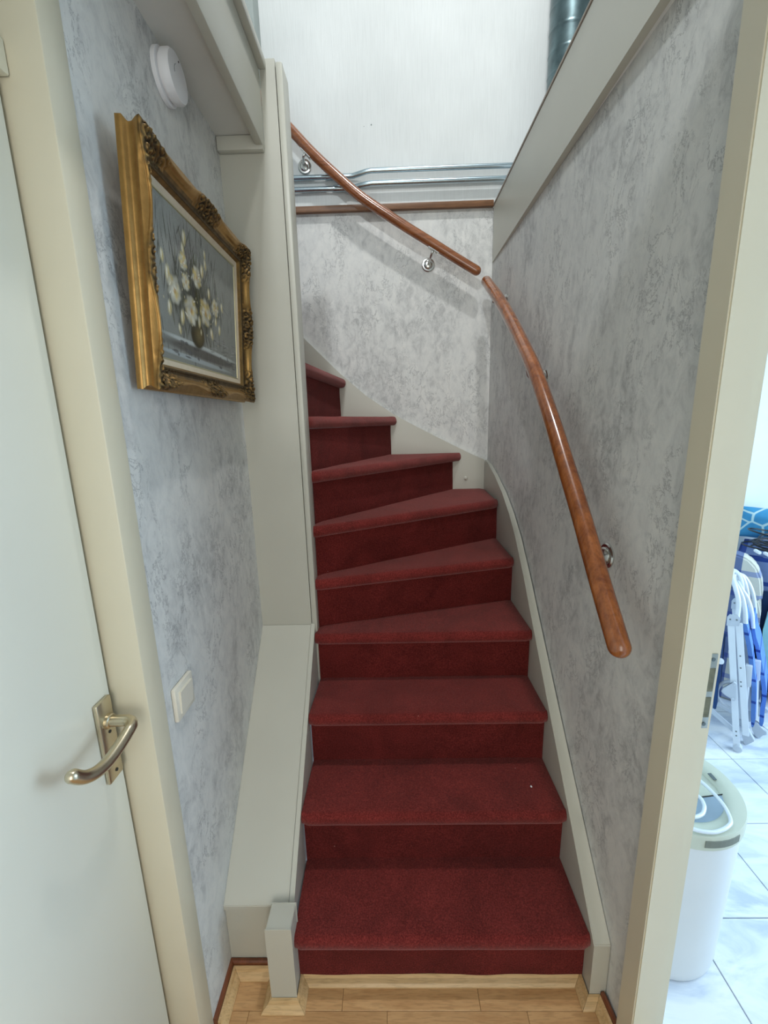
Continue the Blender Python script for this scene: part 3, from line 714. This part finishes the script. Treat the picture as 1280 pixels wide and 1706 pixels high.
ca_.data.foreach_set('color', np.concatenate([np.clip(img, 0, 1).reshape(-1, 3), np.ones((CW*CH, 1))], 1).astype(np.float32).ravel())
cv = link('canvas', me, M_canvas, pic)
cv['label'] = 'painted canvas of white and cream flowers in a bronze vase'
# ------------------------------------------------------------ smoke detector, light switch
sd = empty('smoke_detector', (XL, 1.083, 2.236), 'round white smoke detector high on the left wall under the ceiling', 'smoke detector')
lathe('base', [(.0535, .0005), (.0535, .009), (.050, .011)], (0, 0, 0), (1, 0, 0), M_plast, sd, 48)
lathe('cover', [(.044, .011), (.0445, .015), (.050, .016), (.0505, .030), (.047, .035), (.030, .0365), (.001, .0368)], (0, 0, 0), (1, 0, 0), M_plast, sd, 48)
bm = bmesh.new()
a0 = 2.2; add_tube(bm, [(.0366, .022*math.cos(a0+t*.12), .022*math.sin(a0+t*.12)) for t in range(10)], .0006, 6)
obj('sound_slot', bm, M_screw, sd); lathe('indicator', [(.002, 0), (.002, .001)], (.0362, .006, .034), (1, 0, 0), M_dark, sd, 10)
sd.scale = (1, .92, .92)
sw = empty('light_switch', (XL, .824, .909), 'square ivory rocker light switch on the left wall beside the door frame', 'switch')
bm = bmesh.new(); add_box(bm, .0003, .010, -.039, .039, -.039, .039, .003); obj('surround', bm, M_swit, sw, True)
bm = bmesh.new(); add_prism(bm, [(-.026, .0095), (.026, .0095), (.026, .0125), (-.026, .0155)], 'y', -.026, .026)
for v in bm.verts: v.co = Vector((v.co.z, v.co.y, -v.co.x))
obj('rocker', bm, M_swit, sw)
# small white crumb on the third step
cr = bmesh.new(); bmesh.ops.create_icosphere(cr, subdivisions=2, radius=.0032)
for v in cr.verts: v.co *= 1+.3*noise.noise(v.co*400); v.co.z *= .7
cr = obj('crumb', cr, M_plast, None, True); cr.location = (.412, 1.098, .3825); tag(cr, 'tiny white crumb lying on the second carpeted step, right side', 'crumb')
# ------------------------------------------------------------ side room
fs = struct(box('floor_side', .60, 3.1, -1.7, 2.45, -.05, -.0085, M_grout), 'pale blue white marbled tile floor of the room on the right', 'floor')
TP = .3045
bm = bmesh.new(); add_box(bm, .0016, TP-.0016, .0016, TP-.0016, -.008, 0, .001, 1); tm = bpy.data.meshes.new('tile'); bm.to_mesh(tm); bm.free(); tm.materials.append(M_tile)
for i in range(-1, 8):
    for j in range(-9, 5):
        x0 = .8715+i*TP; y0 = 1.002+j*TP
        if x0+TP > 3.1 or y0+TP > 2.46: continue
        o = bpy.data.objects.new('tile', tm); col.objects.link(o); o.parent = fs; o.location = (x0, y0, 0)
struct(box('wall_side_back', .60, 3.1, 2.45, 2.55, 0, 2.22, M_white), 'white far wall of the room on the right', 'wall')
struct(box('wall_side_front', .60, 3.1, -1.8, -1.7, 0, 2.22, M_white), 'white near wall of the room on the right', 'wall')
struct(box('wall_side_right', 3.1, 3.2, -1.7, 2.45, 0, 2.22, M_white), 'white outer wall of the room on the right', 'wall')
struct(box('wall_side_left', .601, .64, .76, 2.45, 0, 2.22, M_white), 'white partition behind the stair wall', 'wall')
struct(box('trim_10', .528, .612, -.164, .696, -.004, .006, M_cream, None, .002), 'low threshold in the right doorway between laminate and tiles', 'threshold')
# bin
bn = empty('waste_bin', (.757, .997, 0), 'tall white oval bin with beige rim standing on tiles beyond the doorway', 'bin')
def oval(bm, prof, seg=56, sx=1, sy=1):
    rings = [[bm.verts.new((math.cos(2*PI*k/seg)*r*sx, math.sin(2*PI*k/seg)*r*sy, z)) for k in range(seg)] for r, z in prof]
    for a, b in zip(rings, rings[1:]):
        for k in range(seg): bm.faces.new((a[k], a[(k+1) % seg], b[(k+1) % seg], b[k]))
    bm.faces.new(rings[0][::-1]); bm.faces.new(rings[-1])
bm = bmesh.new(); oval(bm, [(.135, .0005), (.144, .003), (.148, .012), (.150, .03), (.160, .455)]); obj('body', bm, M_binw, bn, True)
bm = bmesh.new(); oval(bm, [(.1605, .4555), (.1645, .460), (.1655, .494), (.163, .500), (.140, .502), (.126, .4985), (.118, .492), (.117, .4885)]); obj('lid_rim', bm, M_binl, bn, True)
bm = bmesh.new(); pts = [(.807, .95), (.873, .958), (.864, .935), (.847, .908), (.827, .889), (.805, .875), (.781, .867), (.762, .864), (.735, .866), (.70, .872), (.665, .90), (.65, .95)]
add_prism(bm, [(x-.757, y-.997) for x, y in pts], 'z', .489, .4925); obj('lid_flap', bm, M_bing, bn)
bm = bmesh.new()
add_tube(bm, [(x-.757, y-.997, .4932) for x, y in pts[1:10]], .0016, 6); add_tube(bm, [(x-.757, y-.997, .4932) for x, y in (pts[1], pts[0], pts[-1])], .0016, 6)
obj('flap_gap', bm, M_dark, bn)
bm = bmesh.new(); add_box(bm, .118, .128, -.0, .022, .500, .5022, .0008); obj('rim_slot', bm, M_screw, bn)
bm = bmesh.new()
A0, A1 = math.radians(-97), math.radians(-64)
rows = []
for k in range(9):
    a = A0+(A1-A0)*k/8
    rows.append([bm.verts.new((math.cos(a)*r, math.sin(a)*r, z)) for r, z in ((.1652, .470), (.1666, .471), (.1668, .490), (.1650, .491))])
for a, b in zip(rows, rows[1:]):
    for j in range(4): bm.faces.new((a[j], a[(j+1) % 4], b[(j+1) % 4], b[j]))
bm.faces.new(rows[0]); bm.faces.new(rows[-1][::-1]); obj('grip_shade_band', bm, plain('recess_shade', srgb(120, 124, 112), .6), bn)  # raised band tinted darker for the shade of a grip cutout
c1 = [(.79, 1.05), (.815, 1.02), (.832, .985), (.838, .955), (.838, .925), (.835, .902), (.828, .880), (.817, .863), (.80, .852), (.781, .845), (.754, .840), (.72, .845), (.68, .87), (.655, .92), (.67, .97), (.72, .99), (.775, .965), (.793, .938), (.791, .920), (.782, .903), (.762, .886), (.73, .88), (.70, .90)]
cb = tube('power_cable', [(x, y, .508+.0008*math.sin(i*.3)) for i, (x, y) in enumerate([tuple(p)[:2] for p in smooth_path([(x, y, 0) for x, y in c1], 6)])], .0045, M_alu, None, 12, 'round')
tag(cb, 'white cable looped on top of the white bin', 'cable')
# folded chairs, built in their own frame: a = sideways, b = depth, z = up
P0 = Vector((1.54, 1.655, 0)); av = Vector((.742, -.670, 0)).normalized(); bv = Vector((.670, .742, 0)).normalized()
def chair_root(name, off, label, cat, group=None):
    o = empty(name, P0+bv*off, label, cat, group); o.rotation_euler = (0, 0, math.atan2(av.y, av.x)); return o
# local x = a, local y = b
def bar(bm, p, q, wd, th):
    p = Vector(p); q = Vector(q); d = (q-p).normalized(); s = d.cross(Vector((0, 1, 0))).normalized(); n = Vector((0, 1, 0))
    vs = [bm.verts.new(c+s*i*wd/2+n*j*th/2) for c in (p, q) for i, j in ((-1, -1), (1, -1), (1, 1), (-1, 1))]
    bmesh.ops.bevel(bm, geom=[e for e in bm.edges if False] , offset=.001, affect='EDGES') if False else None
    f = [(0, 1, 2, 3), (7, 6, 5, 4), (0, 4, 5, 1), (1, 5, 6, 2), (2, 6, 7, 3), (3, 7, 4, 0)]
    for a in f: bm.faces.new([vs[i] for i in a])
def barobj(name, p, q, wd, th, mat, par):
    bm = bmesh.new(); bar(bm, p, q, wd, th); bmesh.ops.bevel(bm, geom=list(bm.edges), offset=.0018, segments=2, affect='EDGES'); return obj(name, bm, mat, par, True)
A = chair_root('folding_chair', 0, 'white metal frame of a folded garden chair with riveted flat bars, nearest the doorway', 'folding chair', 'folded garden chairs')
for y in (0, .22):
    barobj('leg', (-.092, y, .60), (-.004, y, .012), .024, .016, M_alu, A); barobj('leg', (-.066, y+.012, .60), (.018, y+.012, .085), .024, .016, M_alu, A)
    lathe('foot_cap', [(.012, -.016), (.0165, -.014), (.0165, .014), (.012, .016)], (-.002, y, .017), (0, 1, 0), M_cap, A, 20)
    bm = bmesh.new(); add_prism(bm, [(-.107, .625), (-.100, .640), (-.072, .642), (-.062, .630), (-.064, .596), (-.105, .586)], 'y', y-.013, y-.009)
    hb = obj('hinge_plate', bm, M_cap, A)
    for q in ((-.096, .618), (-.074, .622)): lathe('rivet', [(.0035, 0), (.003, .002), (.001, .003)], (q[0], y-.013, q[1]), (0, -1, 0), M_screw, A, 10)
for q in ((-.049, .455), (-.041, .40), (-.033, .335), (-.030, .315)): lathe('rivet', [(.003, 0), (.003, .002), (.001, .003)], (q[0]+.005, .004, q[1]), (0, -1, 0), M_screw, A, 10)
for q in ((-.016, .098), (-.013, .078)): lathe('rivet', [(.003, 0), (.003, .002), (.001, .003)], (q[0], -.008, q[1]), (0, -1, 0), M_screw, A, 10)
tube('back_tube', smooth_path([(-.074, .0, .63), (-.078, .0, .70), (-.095, .01, .755), (-.112, .05, .785), (-.118, .11, .795), (-.112, .17, .785), (-.095, .21, .755), (-.078, .22, .70), (-.074, .22, .63)], 6), .009, M_alu, A, 14)
bm = bmesh.new(); add_prism(bm, [(-.040, .332), (-.052, .338), (-.062, .318), (-.084, .292), (-.088, .274), (-.072, .262), (-.052, .258), (-.046, .246), (-.036, .250), (-.036, .275)], 'y', -.024, -.010)
bmesh.ops.bevel(bm, geom=list(bm.edges), offset=.002, segments=2, affect='EDGES'); obj('lock_plate', bm, M_cap, A, True)
for q in ((-.046, .325), (-.046, .257)): lathe('rivet', [(.006, 0), (.006, .002), (.002, .003)], (q[0], -.024, q[1]), (0, -1, 0), M_cap, A, 14)
tube('curved_stay', smooth_path([(-.050, .01, .322), (-.082, .01, .306), (-.102, .01, .27), (-.100, .01, .228), (-.078, .01, .198), (-.052, .01, .190)], 5), .008, M_cap, A, 12)
barobj('stay', (-.125, .02, .150), (-.020, .02, .080), .020, .012, M_cap, A); barobj('stay', (-.125, .05, .178), (-.040, .05, .150), .014, .010, M_cap, A)
barobj('cross_bar', (-.115, .11, .46), (-.100, .03, .20), .012, .18, plain('navy_fabric', srgb(28, 62, 110), .9), A)
for q in ((-.106, .415), (-.112, .262)): lathe('end_cap', [(.009, 0), (.013, .002), (.013, .012), (.009, .014)], (q[0], -.01, q[1]), (0, -1, 0), M_alu, A, 20)
M_slB = stripes('blue_sling', srgb(96, 140, 214), srgb(36, 72, 160), 2, .105, .012)
def sling_chair(off, sl, tube_pts, arm, foot, label):
    R = chair_root('folding_chair', off, label, 'folding chair', 'folded garden chairs')
    P = smooth_path([(a, 0, z) for a, z in sl], 6); bm = bmesh.new(); th = .016; w_ = .20; N = len(P); ra = []
    for i, p in enumerate(P):
        t = (P[min(i+1, N-1)]-P[max(i-1, 0)]).normalized(); n = Vector((t.z, 0, -t.x)); h = th/2*min(1, .35+i*.12, .35+(N-1-i)*.1)
        ra.append([bm.verts.new(p+n*h*s+Vector((0, y, 0))) for s, y in ((-1, .0), (1, 0), (1.0, w_), (-1.0, w_))])
    for a, b in zip(ra, ra[1:]):
        for j in range(4): bm.faces.new((a[j], a[(j+1) % 4], b[(j+1) % 4], b[j]))
    bm.faces.new(ra[0][::-1]); bm.faces.new(ra[-1]); bmesh.ops.bevel(bm, geom=[e for e in bm.edges if abs(e.verts[0].co.y-e.verts[1].co.y) < .001 and e.calc_length() < .06], offset=.003, segments=2, affect='EDGES')
    obj('sling', bm, M_slB, R, True)
    tp = [(a, 0.0, z) for a, z in tube_pts]; tq = [(a, w_, z) for a, z in tube_pts][::-1]; e = tube_pts[-1]
    tube('back_tube', smooth_path(tp+[(e[0]-.018, .04, e[1]+.018), (e[0]-.024, .10, e[1]+.024), (e[0]-.018, .16, e[1]+.018)]+tq, 5), .0085, M_alu, R, 12)
    for y in (.0, w_):
        barobj('armrest', (arm[0][0], y-.004, arm[0][1]), (arm[1][0], y-.004, arm[1][1]), .024, .030, M_alu, R)
        tube('leg', [(arm[1][0], y, arm[1][1]), (arm[2][0], y, arm[2][1])], .008, M_alu, R, 12)
        bm = bmesh.new(); add_prism(bm, foot, 'y', y-.014, y+.012); bmesh.ops.bevel(bm, geom=list(bm.edges), offset=.003, segments=2, affect='EDGES'); obj('foot_bracket', bm, M_cap, R, True)
    return R
sling_chair(.08, [(-.052, .60), (-.040, .545), (-.022, .48), (-.010, .427), (.006, .35), (.018, .29), (.027, .20), (.034, .13), (.036, .092)],
            [(-.045, .58), (-.052, .63), (-.067, .69), (-.088, .735)], [(-.010, .392), (-.004, .292), (.006, .085)],
            [(.002, .075), (.024, .082), (.036, .060), (.052, .036), (.040, .026), (.032, .004), (.018, .002), (.008, .035)], 'folded garden chair with blue striped sling, second of the stack')
sling_chair(.17, [(-.022, .56), (-.010, .49), (.008, .44), (.028, .36), (.048, .28), (.060, .21), (.062, .14), (.066, .08), (.066, .055)],
            [(-.018, .53), (-.030, .60), (-.050, .66), (-.078, .705)], [(.016, .385), (.024, .290), (.046, .085)],
            [(.030, .070), (.052, .076), (.066, .058), (.088, .050), (.090, .030), (.076, .028), (.070, .002), (.056, .002), (.040, .030)], 'folded garden chair with blue striped sling, third of the stack, rightmost')
def back(pts, d0, d1):
    """same sight line, further away: keeps the piles clear of the chairs in front"""
    k = (2.26+d1)/(2.26+d0); return [((.034+a)*k-.034, max(.002, 1.493-(1.493-z)*k)) for a, z in pts]
# padded cushion draped behind the chairs
def slab(name, outline, y0, y1, mat, par, bev=.012):
    bm = bmesh.new(); add_prism(bm, outline, 'y', y0, y1); bmesh.ops.bevel(bm, geom=list(bm.edges), offset=bev, segments=3, affect='EDGES'); return obj(name, bm, mat, par, True)
M_chk = stripes('beige_blue_check', srgb(214, 212, 200), srgb(150, 160, 190), 2, .115, .026, (0, .30, .105, srgb(120, 140, 200), .20), -.01)
Cn = chair_root('seat_cushion', .40, 'beige and blue banded padded chair cushion standing behind the blue sling chairs', 'cushion')
slab('cushion_top', back([(-.16, .845), (-.10, .838), (-.070, .826), (-.038, .792), (-.014, .735), (-.002, .660), (-.004, .636), (-.04, .636), (-.16, .70)], .25, .40), 0, .10, M_chk, Cn, .010)
slab('cushion_body', back([(-.15, .70), (-.04, .632), (-.006, .632), (.002, .56), (.008, .40), (.010, .08), (-.14, .08), (-.14, .3)], .25, .40), .01, .09, M_chk, Cn, .010)
M_nav = stripes('navy_blanket', srgb(112, 132, 176), srgb(24, 58, 134), 2, .125, .022)
Nv = chair_root('folded_lounger_pad', .52, 'navy and blue banded lounger pad standing upright at the right edge', 'cushion')
slab('pad', back([(-.13, .80), (.02, .812), (.26, .815), (.29, .79), (.29, .1), (.02, .1), (-.02, .3), (-.05, .6)], .40, .52), .012, .42, M_nav, Nv, .02)
slab('dark_panel', back([(-.012, .640), (.29, .640), (.29, .12), (.012, .12)], .40, .52), 0, .011, plain('navy_cloth', srgb(14, 44, 84), .9, var=.2, scale=9), Nv, .003)
tw = chair_root('hanging_towel', .515, 'pale teal towel hanging down the front of the navy pad', 'towel')
slab('cloth', back([(.040, .60), (.29, .62), (.29, .23), (.044, .225), (.030, .30), (.020, .45), (.026, .55)], .4, .52), -.018, -.006, plain('teal_cloth', srgb(150, 206, 216), .9), tw, .004)
# coil of black cable
bm = bmesh.new(); rr_ = random.Random(3)
for k in range(7):
    cx_, cy_ = .065+rr_.uniform(-.02, .02), .12+rr_.uniform(-.02, .02); ra_ = .14+rr_.uniform(-.03, .03); ph = rr_.random()*6; hz = .790+.008*k; til = rr_.uniform(.03, .34)*ra_ if k > 2 else .01
    pts = [(cx_+ra_*math.cos(t), cy_+ra_*.72*math.sin(t), hz+til*(1+math.sin(t+ph))*.5+.002) for t in [2*PI*i/40 for i in range(40)]]
    add_tube(bm, pts+[pts[0]], .0042, 8)
Cb = obj('cable_coil', bm, M_black, None, True); Cb.location = P0+bv*.52; Cb.rotation_euler = (0, 0, math.atan2(av.y, av.x)); tag(Cb, 'coil of thin black cable lying on top of the navy pad', 'cable')
for q in ((-.055, -.02, .812), (-.018, -.03, .808)):
    tube('plug', [q, (q[0]+.016, q[1]-.012, q[2]-.006)], .0085, M_alu, Cb, 12, 'round')
# teal patterned pillow
def pillow_mat():
    m, nt, bs = base_mat('teal_lattice'); vo = nt.nodes.new('ShaderNodeTexVoronoi'); vo.feature = 'DISTANCE_TO_EDGE'; vo.inputs['Scale'].default_value = 9
    v = coords(nt, (1, .4, 1)); nt.links.new(v, vo.inputs['Vector'])
    r = ramp(nt, vo.outputs['Distance'], [(.03, srgb(200, 224, 226)), (.05, srgb(66, 150, 196))]); n = tex_noise(nt, v, 12, 3)
    c = mixc(nt, .4, r.outputs[0], n.outputs[0], 'OVERLAY'); nt.links.new(c, bs.inputs['Base Color']); bs.inputs['Roughness'].default_value = .85; return m
bm = bmesh.new(); bmesh.ops.create_cube(bm, size=1); bmesh.ops.subdivide_edges(bm, edges=bm.edges, cuts=12, use_grid_fill=True)
for v in bm.verts:
    x, y, z = v.co*2; e = (1-abs(x)**2.6)*(1-abs(z)**2.6); pin = 1-.06*(1-abs(x))*(abs(z) > .9)
    v.co = Vector((x*.19*(1-.05*(1-z*z)), y*(.016+.075*max(0, e)**.6), z*.084+.012*noise.noise(Vector((x*2, y, z*2)))))
Pw = obj('throw_pillow', bm, pillow_mat(), None, True); Pw.location = P0+bv*.86+av*.04+Vector((0, 0, .885)); Pw.rotation_euler = (math.radians(-6), 0, math.atan2(av.y, av.x)); tag(Pw, 'teal cushion with pale lattice pattern on top of the pile', 'cushion')
